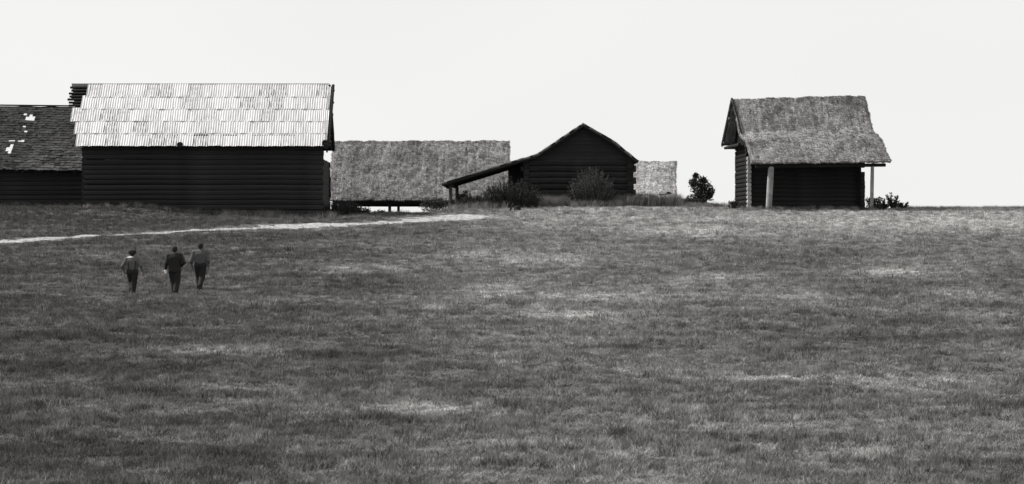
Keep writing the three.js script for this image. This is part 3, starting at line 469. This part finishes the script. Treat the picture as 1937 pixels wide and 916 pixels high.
bush({ label: 'low dark ground cover under the leafy bush, left of the thatched hut', category: 'shrub', name: 'low_shrub', px: 1312, Z: 123.2, w: 3.2, h: 0.5, d: 1.6, n: 3200, tone: 0.033, size: 0.08 });
// tall weeds right of the hut, each with its own stalk
function weed(label, px, Z, h, w, n, tone = 0.03, group) {
  const x = PX(px, Z), y = groundY(x, Z), t = thing('weed', label, 'weed', [x, y - 0.02, -Z], 0, group), st = [], tips = [];
  for (let i = 0; i < 16; i++) { const a = rr(-0.55, 0.55) * w, k = i ? rr(0.3, 0.95) : 1, c = rr(-0.3, 0.3) * w; st.push(stalkGeo([a * 0.2, 0, c * 0.2], [a, h * k, c], 0.016)); tips.push([a, h * k, c]); }
  part('stalks', mergeGeometries(st), M.darkWood, t);
  part('leaves', leafMesh(n, () => { const [a, b, c] = pick(tips), s = Math.pow(rnd(), 0.8); return [a * s + rr(-0.06, 0.06), b * s, c * s + rr(-0.06, 0.06), 1.1 - 0.4 * s]; }, 0.13, tone), leafMat, t); return t;
}
weed('short dark weed between the right porch post and the tallest weed', 1671, 119.6, 0.65, 0.9, 1000);
weed('tallest dark weed on the skyline right of the hut', 1690, 119.8, 1.0, 0.75, 1100);
weed('low dark weed at the far right end of the skyline weeds', 1706, 119.8, 0.45, 0.9, 700);
for (const [px, Z, h, label] of [[716, 116.6, 0.28, 'small dark weed below the bright gap, nearest the shed posts'], [690, 115.6, 0.5, 'dark weed at the left edge of the bright gap under the thatched shed'], [672, 115.4, 0.6, 'dark weed between the low shrub and the bright gap under the shed'], [628, 113.4, 0.6, 'dark weed touching the right corner of the metal roofed barn']]) weed(label, px, Z, h, 0.9, 220, 0.035);

// ------------------------------------------------------------------ the sward and the tall grass
function tuft(n, hMin, hMax, spread, wMin, wMax, lean) {
  const pos = [], idx = [];
  for (let i = 0; i < n; i++) {
    const a = rr(0, 6.28), r = Math.sqrt(rnd()) * spread, x = Math.cos(a) * r, z = Math.sin(a) * r, h = rr(hMin, hMax), w = rr(wMin, wMax), l = rr(0.2, lean) * h, b = rr(0, 6.28), f = rr(0, 6.28), cx = Math.cos(f) * w, cz = Math.sin(f) * w, lx = Math.cos(b) * l, lz = Math.sin(b) * l, k = pos.length / 3;
    pos.push(x - cx, -0.02, z - cz, x + cx, -0.02, z + cz, x + lx * 0.35 - cx * 0.7, h * 0.6, z + lz * 0.35 - cz * 0.7, x + lx * 0.35 + cx * 0.7, h * 0.6, z + lz * 0.35 + cz * 0.7, x + lx, h, z + lz);
    idx.push(k, k + 1, k + 2, k + 1, k + 3, k + 2, k + 2, k + 3, k + 4);
  }
  const g = new THREE.BufferGeometry(); g.setAttribute('position', new THREE.Float32BufferAttribute(pos, 3)); g.setIndex(idx); g.computeVertexNormals(); return g;
}
function scatter(name, geo, places, colour) {
  const im = new THREE.InstancedMesh(geo, gray(1, { roughness: 1, specularIntensity: 0.3, transmission: 0.4, thickness: 0 }), places.length), m = new THREE.Matrix4(), q = new THREE.Quaternion(), Y = new THREE.Vector3(0, 1, 0), c = new THREE.Color();
  places.forEach(([x, y, z, s, sy], i) => { m.compose(new THREE.Vector3(x, y, z), q.setFromAxisAngle(Y, rnd() * 6.283), new THREE.Vector3(s, sy, s)); im.setMatrixAt(i, m); const v = colour(x, -z); im.setColorAt(i, c.setRGB(v, v * 0.995, v * 0.97)); });
  im.name = name; im.userData.kind = 'stuff'; scene.add(im); return im;
}
{
  const fields = [[], [], []];
  for (let Z = 31; Z < 128; Z += 0.5) {
    const half = Z * 0.268 * 1.18 + 2, dens = Z < 55 ? 125 : Z < 80 ? 85 : 55;
    const n = Math.round(half * 2 * 0.5 * dens);
    for (let k = 0; k < n; k++) {
      const x = rr(-half, half), z = Z + rnd() * 0.5;
      if (x > -25.6 && x < -11.2 && z > 113.9 || x > 0.7 && x < 8 && z > 124 || x < -23.5 && z > 122.9 || x > 14.6 && x < 22.6 && z > 117.9) continue;
      const tr = onTrack(x, z); if (rnd() < tr * 0.9) continue;
      const d = drynessAndShade(x, z), rank = clamp(0.75 + 0.4 * n2b(x * 0.3 + 5, z * 0.6) - 0.25 * d + 0.5 * spots(strips, x, z), 0.4, 1.6);
      fields[Math.floor(rnd() * 3)].push([x, groundY(x, z), -z, rr(0.75, 1.3), rr(0.7, 1.3) * rank * (tr > 0.1 ? 0.6 : 1)]);
    }
  }
  const shade = (x, Z) => { const d = drynessAndShade(x, Z); const t = onTrack(x, Z); return lerp(lerp(0.075, 0.56, d * d * 0.4 + d * 0.6), 0.34, t * 0.7) * clamp(0.74 + 0.26 * n2b(x * 2.6, Z * 2.2) + 0.26 * n2(x * 6.1, Z * 3.4) + 0.26 * n2b(x * 13, Z * 7), 0.2, 2) * rr(0.2, 2.0); };
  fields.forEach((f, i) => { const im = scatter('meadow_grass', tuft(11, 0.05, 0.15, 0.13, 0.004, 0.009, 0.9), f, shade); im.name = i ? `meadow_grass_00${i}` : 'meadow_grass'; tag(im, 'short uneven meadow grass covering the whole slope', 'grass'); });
  // taller tussocks and seeding heads standing out of the sward
  const tussocks = [[], []];
  for (let Z = 31; Z < 127; Z += 1) { const half = Z * 0.268 * 1.18 + 2, n = Math.round(half * 2 * (Z < 60 ? 4.6 : 3.2)); for (let k = 0; k < n; k++) { const x = rr(-half, half), z = Z + rnd(); if (n2(x * 0.35 + 11, z * 0.3) < rr(-0.8, 0.7) || onTrack(x, z) > 0.2 || (x > -25.6 && x < -11.2 && z > 113.5) || (x > 14.6 && x < 22.6 && z > 117.5)) continue; tussocks[rnd() < 0.55 ? 0 : 1].push([x, groundY(x, z), -z, rr(0.6, 1.5), rr(0.6, 1.4)]); } }
  tag(scatter('grass_tussocks', tuft(26, 0.1, 0.26, 0.16, 0.005, 0.01, 0.8), tussocks[0], (x, Z) => lerp(0.06, 0.26, drynessAndShade(x, Z)) * rr(0.5, 1.3)), 'darker rank tussocks dotted through the meadow', 'grass');
  tag(scatter('dry_grass_heads', tuft(16, 0.06, 0.19, 0.2, 0.004, 0.008, 1.0), tussocks[1], (x, Z) => lerp(0.14, 0.5, drynessAndShade(x, Z)) * rr(0.6, 1.4)), 'pale dry seeding grass dotted through the meadow', 'grass');
  const tall = [];
  const band = (n, px0, px1, Z0, Z1, s) => { for (let k = 0; k < n; k++) { const Z = rr(Z0, Z1), x = PX(rr(px0, px1), Z); if (n2(x * 0.8, Z) > rr(-0.9, 0.5)) tall.push([x, groundY(x, Z), -Z, rr(0.8, 1.3), s * rr(0.5, 1.3)]); } };
  band(700, 1005, 1075, 121.6, 123.6, 1); band(700, 1160, 1290, 122, 124.5, 1.1); band(400, 1080, 1180, 121, 122.2, 0.7); band(420, 160, 612, 112.4, 113.8, 0.5); band(240, 420, 640, 111.6, 113.6, 0.6); band(160, 0, 165, 121.6, 122.8, 0.45); band(300, 840, 960, 119, 122, 0.7); band(250, 1290, 1400, 121.5, 123, 0.5); band(300, 1400, 1660, 117, 117.8, 0.45); band(900, 1700, 1990, 117, 124, 0.32);
  tag(scatter('tall_grass', tuft(12, 0.35, 0.75, 0.18, 0.006, 0.012, 0.5), tall, () => 0.13 * rr(0.25, 1.8)), 'tall ragged grass standing along the foot of the buildings', 'grass');
}

// ------------------------------------------------------------------ three people walking away up the slope
function surface(bones, cell, pad = 0.02, k = 0.03) {     // a skin over tapered capsules [a, b, ra, rb]
  const lo = [9, 9, 9], hi = [-9, -9, -9];
  for (const [a, b, ra, rb] of bones) for (let i = 0; i < 3; i++) { lo[i] = Math.min(lo[i], a[i] - ra, b[i] - rb); hi[i] = Math.max(hi[i], a[i] + ra, b[i] + rb); }
  for (let i = 0; i < 3; i++) { lo[i] -= pad + 2 * cell; hi[i] += pad + 2 * cell; }
  const n = [0, 1, 2].map((i) => Math.ceil((hi[i] - lo[i]) / cell) + 1), [nx, ny, nz] = n, f = new Float32Array(nx * ny * nz).fill(1);
  for (const [a, b, ra, rb] of bones) {
    const r = Math.max(ra, rb) + k + 2 * cell, i0 = [0, 1, 2].map((i) => Math.max(0, Math.floor((Math.min(a[i], b[i]) - r - lo[i]) / cell))), i1 = [0, 1, 2].map((i) => Math.min(n[i] - 1, Math.ceil((Math.max(a[i], b[i]) + r - lo[i]) / cell)));
    const dx = b[0] - a[0], dy = b[1] - a[1], dz = b[2] - a[2], dd = dx * dx + dy * dy + dz * dz || 1e-9;
    for (let z = i0[2]; z <= i1[2]; z++) for (let y = i0[1]; y <= i1[1]; y++) for (let x = i0[0]; x <= i1[0]; x++) {
      const px = lo[0] + x * cell - a[0], py = lo[1] + y * cell - a[1], pz = lo[2] + z * cell - a[2], t = clamp((px * dx + py * dy + pz * dz) / dd);
      const d = Math.hypot(px - dx * t, py - dy * t, pz - dz * t) - lerp(ra, rb, t), o = (z * ny + y) * nx + x; f[o] = smin(f[o], d, k);
    }
  }
  const vid = new Int32Array(nx * ny * nz).fill(-1), pos = [], idx = [];      // surface nets
  const at = (x, y, z) => (z * ny + y) * nx + x;
  for (let z = 0; z < nz - 1; z++) for (let y = 0; y < ny - 1; y++) for (let x = 0; x < nx - 1; x++) {
    let c = 0, sx = 0, sy = 0, sz = 0, inside = 0;
    for (let e = 0; e < 8; e++) if (f[at(x + (e & 1), y + (e >> 1 & 1), z + (e >> 2))] < 0) inside++;
    if (!inside || inside === 8) continue;
    for (let e = 0; e < 8; e++) for (const bit of [1, 2, 4]) if (!(e & bit)) {
      const g = e | bit, a = f[at(x + (e & 1), y + (e >> 1 & 1), z + (e >> 2))], b = f[at(x + (g & 1), y + (g >> 1 & 1), z + (g >> 2))];
      if (a < 0 !== b < 0) { const t = a / (a - b); sx += (e & 1) + (bit === 1 ? t : 0); sy += (e >> 1 & 1) + (bit === 2 ? t : 0); sz += (e >> 2) + (bit === 4 ? t : 0); c++; }
    }
    vid[at(x, y, z)] = pos.length / 3; pos.push(lo[0] + (x + sx / c) * cell, lo[1] + (y + sy / c) * cell, lo[2] + (z + sz / c) * cell);
  }
  const quad = (a, b, c, d, flip) => { if (a < 0 || b < 0 || c < 0 || d < 0) return; flip ? idx.push(a, c, b, a, d, c) : idx.push(a, b, c, a, c, d); };
  for (let z = 1; z < nz - 1; z++) for (let y = 1; y < ny - 1; y++) for (let x = 1; x < nx - 1; x++) {
    const s = f[at(x, y, z)] < 0;
    if (s !== f[at(x + 1, y, z)] < 0) quad(vid[at(x, y - 1, z - 1)], vid[at(x, y, z - 1)], vid[at(x, y, z)], vid[at(x, y - 1, z)], !s);
    if (s !== f[at(x, y + 1, z)] < 0) quad(vid[at(x - 1, y, z - 1)], vid[at(x - 1, y, z)], vid[at(x, y, z)], vid[at(x, y, z - 1)], !s);
    if (s !== f[at(x, y, z + 1)] < 0) quad(vid[at(x - 1, y - 1, z)], vid[at(x, y - 1, z)], vid[at(x, y, z)], vid[at(x - 1, y, z)], !s);
  }
  const g = new THREE.BufferGeometry(); g.setAttribute('position', new THREE.Float32BufferAttribute(pos, 3)); g.setIndex(idx); g.computeVertexNormals(); return g;
}
const add = (a, b, s = 1) => [a[0] + b[0] * s, a[1] + b[1] * s, a[2] + b[2] * s], sub = (a, b) => [a[0] - b[0], a[1] - b[1], a[2] - b[2]], unit = (a) => { const l = Math.hypot(...a); return a.map((v) => v / l); }, cross = (a, b) => [a[1] * b[2] - a[2] * b[1], a[2] * b[0] - a[0] * b[2], a[0] * b[1] - a[1] * b[0]];
function handBones(elbow, wrist, side, curl) {
  const d = unit(sub(wrist, elbow)), fwd = [0, 0, -1], w = unit(cross(d, cross(fwd, d))), nIn = unit(cross(d, w)).map((v) => v * -side * 1), bones = [];
  // w runs across the palm towards the thumb, nIn towards the body
  const palm = add(wrist, d, 0.085);
  for (const s of [-0.03, -0.01, 0.01, 0.03]) bones.push([add(add(wrist, d, 0.01), w, s * 0.7), add(palm, w, s), 0.015, 0.0125]);
  [[-0.033, 0.058, 0.0078], [-0.011, 0.074, 0.0085], [0.011, 0.08, 0.0088], [0.033, 0.072, 0.0086]].forEach(([s, l, r]) => {
    let p = add(palm, w, s), dir = d; const parts = [0.45, 0.32, 0.23];
    parts.forEach((q, i) => { const c = curl * (0.4 + 0.5 * i); dir = unit(add(add([0, 0, 0], d, Math.cos(c)), nIn, Math.sin(c))); const e = add(p, dir, l * q); bones.push([p, e, r * (1 - 0.08 * i), r * (0.94 - 0.08 * i)]); p = e; });
  });
  const base = add(add(wrist, d, 0.025), w, 0.028), k1 = add(add(base, w, 0.03), d, 0.028), k2 = add(add(k1, d, 0.032), nIn, 0.012 + 0.02 * curl); bones.push([base, k1, 0.012, 0.0105], [k1, k2, 0.0105, 0.0085]);
  return bones;
}
function person({ label, px, py, height, pose, shirt, trousers, sleeves = 1, hairW = 1, cap, straps, collar, turn = 0 }) {
  const [x, Z] = onGround(px, py), s = height / 1.7, t = thing('person', label, 'person', [x, groundY(x, Z) - 0.01, -Z], turn);
  const G = new THREE.Matrix4().makeScale(s * 1.1, s, s * 1.08), fit = (g) => g.applyMatrix4(G);
  const { lShoulder = [-0.185, 1.39, 0], rShoulder = [0.185, 1.39, 0], lElbow, lWrist, rElbow, rWrist, lKnee, lAnkle, lToe, rKnee, rAnkle, rToe, head = [0, 1.6, -0.02] } = pose;
  const H = (dx, dy, dz) => add(head, [dx, dy, dz]);
  const torso = [[[-0.09, 1.3, 0], [-0.07, 1.06, -0.01], 0.105, 0.1], [[0.09, 1.3, 0], [0.07, 1.06, -0.01], 0.105, 0.1], [[0, 1.3, 0.01], [0, 1.05, 0], 0.11, 0.1], [lShoulder, [-0.05, 1.38, 0], 0.062, 0.085], [rShoulder, [0.05, 1.38, 0], 0.062, 0.085]];
  const hips = [[[-0.075, 0.98, 0], [-0.085, 0.9, 0.01], 0.105, 0.11], [[0.075, 0.98, 0], [0.085, 0.9, 0.01], 0.105, 0.11]];
  const legs = [[[-0.09, 0.88, 0], lKnee, 0.09, 0.06], [lKnee, lAnkle, 0.06, 0.038], [[0.09, 0.88, 0], rKnee, 0.09, 0.06], [rKnee, rAnkle, 0.06, 0.038]];
  const feet = (g) => [[lAnkle, add(lToe, sub(lAnkle, lToe), 0.25), 0.04 + g, 0.038 + g], [lAnkle, lToe, 0.036 + g, 0.03 + g], [rAnkle, rToe, 0.038 + g, 0.03 + g], [add(lAnkle, [0, -0.035, 0.04]), lToe, 0.032 + g, 0.03 + g], [add(rAnkle, [0, -0.03, 0.04]), rToe, 0.032 + g, 0.03 + g]];
  const arms = [[lShoulder, lElbow, 0.052, 0.042], [lElbow, lWrist, 0.042, 0.027], [rShoulder, rElbow, 0.052, 0.042], [rElbow, rWrist, 0.042, 0.027]];
  const neck = [[[0, 1.38, 0.01], H(0, -0.07, 0.02), 0.06, 0.055]];
  const skull = [[H(0, 0.035, 0.015), H(0, 0.0, 0.0), 0.088, 0.085], [H(0, 0.03, -0.02), H(0, -0.05, -0.03), 0.078, 0.055], [H(0, -0.08, -0.06), H(0, -0.06, -0.03), 0.03, 0.045], [H(0, 0.01, -0.095), H(0, -0.03, -0.112), 0.01, 0.014], [H(-0.018, -0.055, -0.092), H(0.018, -0.055, -0.092), 0.012, 0.012], [H(-0.085, 0.012, 0.01), H(-0.09, -0.025, 0.0), 0.016, 0.011], [H(0.085, 0.012, 0.01), H(0.09, -0.025, 0.0), 0.016, 0.011], [H(-0.045, 0.025, -0.078), H(0.045, 0.025, -0.078), 0.018, 0.018]];
  const shrink = (b, g) => b.map(([p, q, a, c]) => [p, q, a + g, c + g]);
  const bodyGeo = fit(mergeGeometries([surface([...shrink([...torso, ...hips, ...legs], -0.008), ...arms, ...neck, ...feet(-0.006), ...shrink(skull.slice(0, 3), -0.004)], 0.014), surface(skull, 0.006, 0.02, 0.014), surface(handBones(lElbow, lWrist, -1, pose.lCurl ?? 0.5), 0.004, 0.01, 0.005), surface(handBones(rElbow, rWrist, 1, pose.rCurl ?? 0.5), 0.004, 0.01, 0.005)]));
  part('body', bodyGeo, gray(0.1, { roughness: 0.75 }), t);
  const mid = (a, b, k) => [0, 1, 2].map((i) => lerp(a[i], b[i], k));
  const sl = sleeves === 1 ? [[lElbow, mid(lElbow, lWrist, 0.94), 0.052, 0.046], [rElbow, mid(rElbow, rWrist, 0.94), 0.052, 0.046]] : [[lElbow, mid(lElbow, lWrist, 0.2), 0.056, 0.055], [rElbow, mid(rElbow, rWrist, 0.2), 0.056, 0.055]];
  const hem = pose.jacket ? [[[-0.075, 1.06, 0], [-0.09, 0.86, 0.01], 0.118, 0.122], [[0.075, 1.06, 0], [0.09, 0.86, 0.01], 0.118, 0.122], [[0, 1.0, 0.02], [0, 0.86, 0.03], 0.11, 0.11]] : [[[-0.07, 1.05, 0], [-0.075, 0.99, 0], 0.118, 0.108], [[0.07, 1.05, 0], [0.075, 0.99, 0], 0.118, 0.108]];
  part(pose.jacket ? 'jacket' : 'shirt', fit(surface([...shrink(torso, 0.028), [lShoulder, lElbow, 0.078, 0.064], [rShoulder, rElbow, 0.078, 0.064], ...sl, ...hem], 0.013)), gray(shirt, { bumpMap: strawTex[1], bumpScale: 0.0 }), t);
  const tr = [...shrink(hips, 0.012), [[-0.09, 0.88, 0], lKnee, 0.12, 0.1], [lKnee, add(lAnkle, [0, 0.03, 0]), 0.1, 0.082], [[0.09, 0.88, 0], rKnee, 0.12, 0.1], [rKnee, add(rAnkle, [0, 0.03, 0]), 0.1, 0.082]];
  part('trousers', fit(surface(tr, 0.013)), gray(trousers), t);
  part('shoe', fit(surface(feet(0.008).filter((_, i) => [0, 1, 3].includes(i)), 0.008, 0.02, 0.015)), gray(0.03, { roughness: 0.6 }), t); part('shoe', fit(surface(feet(0.008).filter((_, i) => [2, 4].includes(i)), 0.008, 0.02, 0.015)), gray(0.03, { roughness: 0.6 }), t);
  part('hair', fit(surface([[H(0, 0.045, 0.02), H(0, 0.0, 0.035), 0.095 * hairW, 0.085 * hairW], [H(0, -0.03, 0.05), H(0, 0.02, 0.04), 0.055, 0.07]], 0.008, 0.02, 0.03)), gray(0.018), t);
  if (cap) { part('cap', fit(surface([[H(-0.035, 0.075, 0.01), H(0.035, 0.075, 0.0), 0.095, 0.095], [H(-0.09, 0.055, 0.01), H(0.09, 0.06, 0.01), 0.05, 0.05], [H(-0.05, 0.045, -0.11), H(0.05, 0.045, -0.11), 0.02, 0.02]], 0.008, 0.02, 0.05)), gray(0.02), t); }
  if (straps) for (const q of [-1, 1]) part('strap', fit(surface([[[q * 0.115, 1.43, 0.05], [q * 0.13, 1.3, 0.115], 0.022, 0.024], [[q * 0.13, 1.3, 0.115], [q * 0.1, 1.0, 0.11], 0.024, 0.022]], 0.008, 0.02, 0.01)), gray(0.025), t);
  if (collar) part('collar', fit(surface([[[-0.15, 1.445, 0.03], [-0.03, 1.46, 0.07], 0.038, 0.04], [[-0.03, 1.46, 0.07], [0.07, 1.455, 0.03], 0.035, 0.025]], 0.008, 0.02, 0.015)), gray(collar), t);
  return { t, s, x, Z, y: groundY(x, Z) - 0.01 };
}
person({ label: 'person in a cap and grey shirt with dark straps, leftmost of the three walkers', px: 250, py: 559, height: 1.56, shirt: 0.085, trousers: 0.018, sleeves: 0, cap: 1, straps: 1, collar: 0.6, turn: 0.05,
  pose: { lElbow: [-0.34, 1.12, 0.03], lWrist: [-0.3, 0.92, -0.1], rElbow: [0.3, 1.15, 0.08], rWrist: [0.37, 0.9, -0.02], lKnee: [-0.07, 0.53, -0.2], lAnkle: [-0.05, 0.24, -0.06], lToe: [-0.06, 0.17, -0.21], rKnee: [0.055, 0.48, -0.02], rAnkle: [0.03, 0.08, 0.03], rToe: [0.04, 0.035, -0.15] } });
const middle = person({ label: 'person in a dark jacket with right elbow out, middle of the three walkers', px: 330, py: 558, height: 1.7, shirt: 0.018, trousers: 0.018,
  pose: { jacket: 1, lElbow: [-0.25, 1.13, 0.03], lWrist: [-0.3, 0.92, -0.05], rElbow: [0.31, 1.14, 0.06], rWrist: [0.17, 0.99, -0.16], lKnee: [-0.065, 0.48, -0.12], lAnkle: [-0.03, 0.09, -0.05], lToe: [-0.05, 0.035, -0.23], rKnee: [0.08, 0.48, -0.02], rAnkle: [0.05, 0.1, 0.1], rToe: [0.05, 0.035, -0.08], lCurl: 1.0 } });
person({ label: 'person in a grey shirt with hanging arms and lifted heel, rightmost of the three walkers', px: 379, py: 549, height: 1.69, shirt: 0.075, trousers: 0.018, sleeves: 0,
  pose: { lShoulder: [-0.2, 1.39, 0], rShoulder: [0.2, 1.39, 0], lElbow: [-0.31, 1.06, 0.04], lWrist: [-0.28, 0.83, -0.06], rElbow: [0.27, 1.08, 0.05], rWrist: [0.25, 0.85, -0.05], lKnee: [-0.08, 0.48, -0.14], lAnkle: [-0.06, 0.09, -0.1], lToe: [-0.07, 0.035, -0.28], rKnee: [0.05, 0.47, 0.0], rAnkle: [0.02, 0.16, 0.2], rToe: [0.05, 0.035, 0.07] } });
{
  const g = new THREE.BoxGeometry(0.09, 0.11, 0.05, 3, 3, 2), p = g.attributes.position; for (let i = 0; i < p.count; i++) p.setXYZ(i, p.getX(i) * (1 + 0.2 * n3(p.getX(i) * 20, p.getY(i) * 20, 1)), p.getY(i) + 0.012 * n3(p.getX(i) * 20, 3, p.getZ(i) * 30), p.getZ(i));
  g.computeVertexNormals();
  const m = part('white_packet', g, gray(0.8), scene, [middle.x - 0.33, middle.y + 0.83, -middle.Z - 0.06], [0, 0.3, 0.3]); tag(m, 'small white packet held in the left hand of the middle walker', 'packet');
}

scene.traverse((o) => { if (o.isMesh) { o.castShadow = true; o.receiveShadow = true; } });
renderer.render(scene, camera);
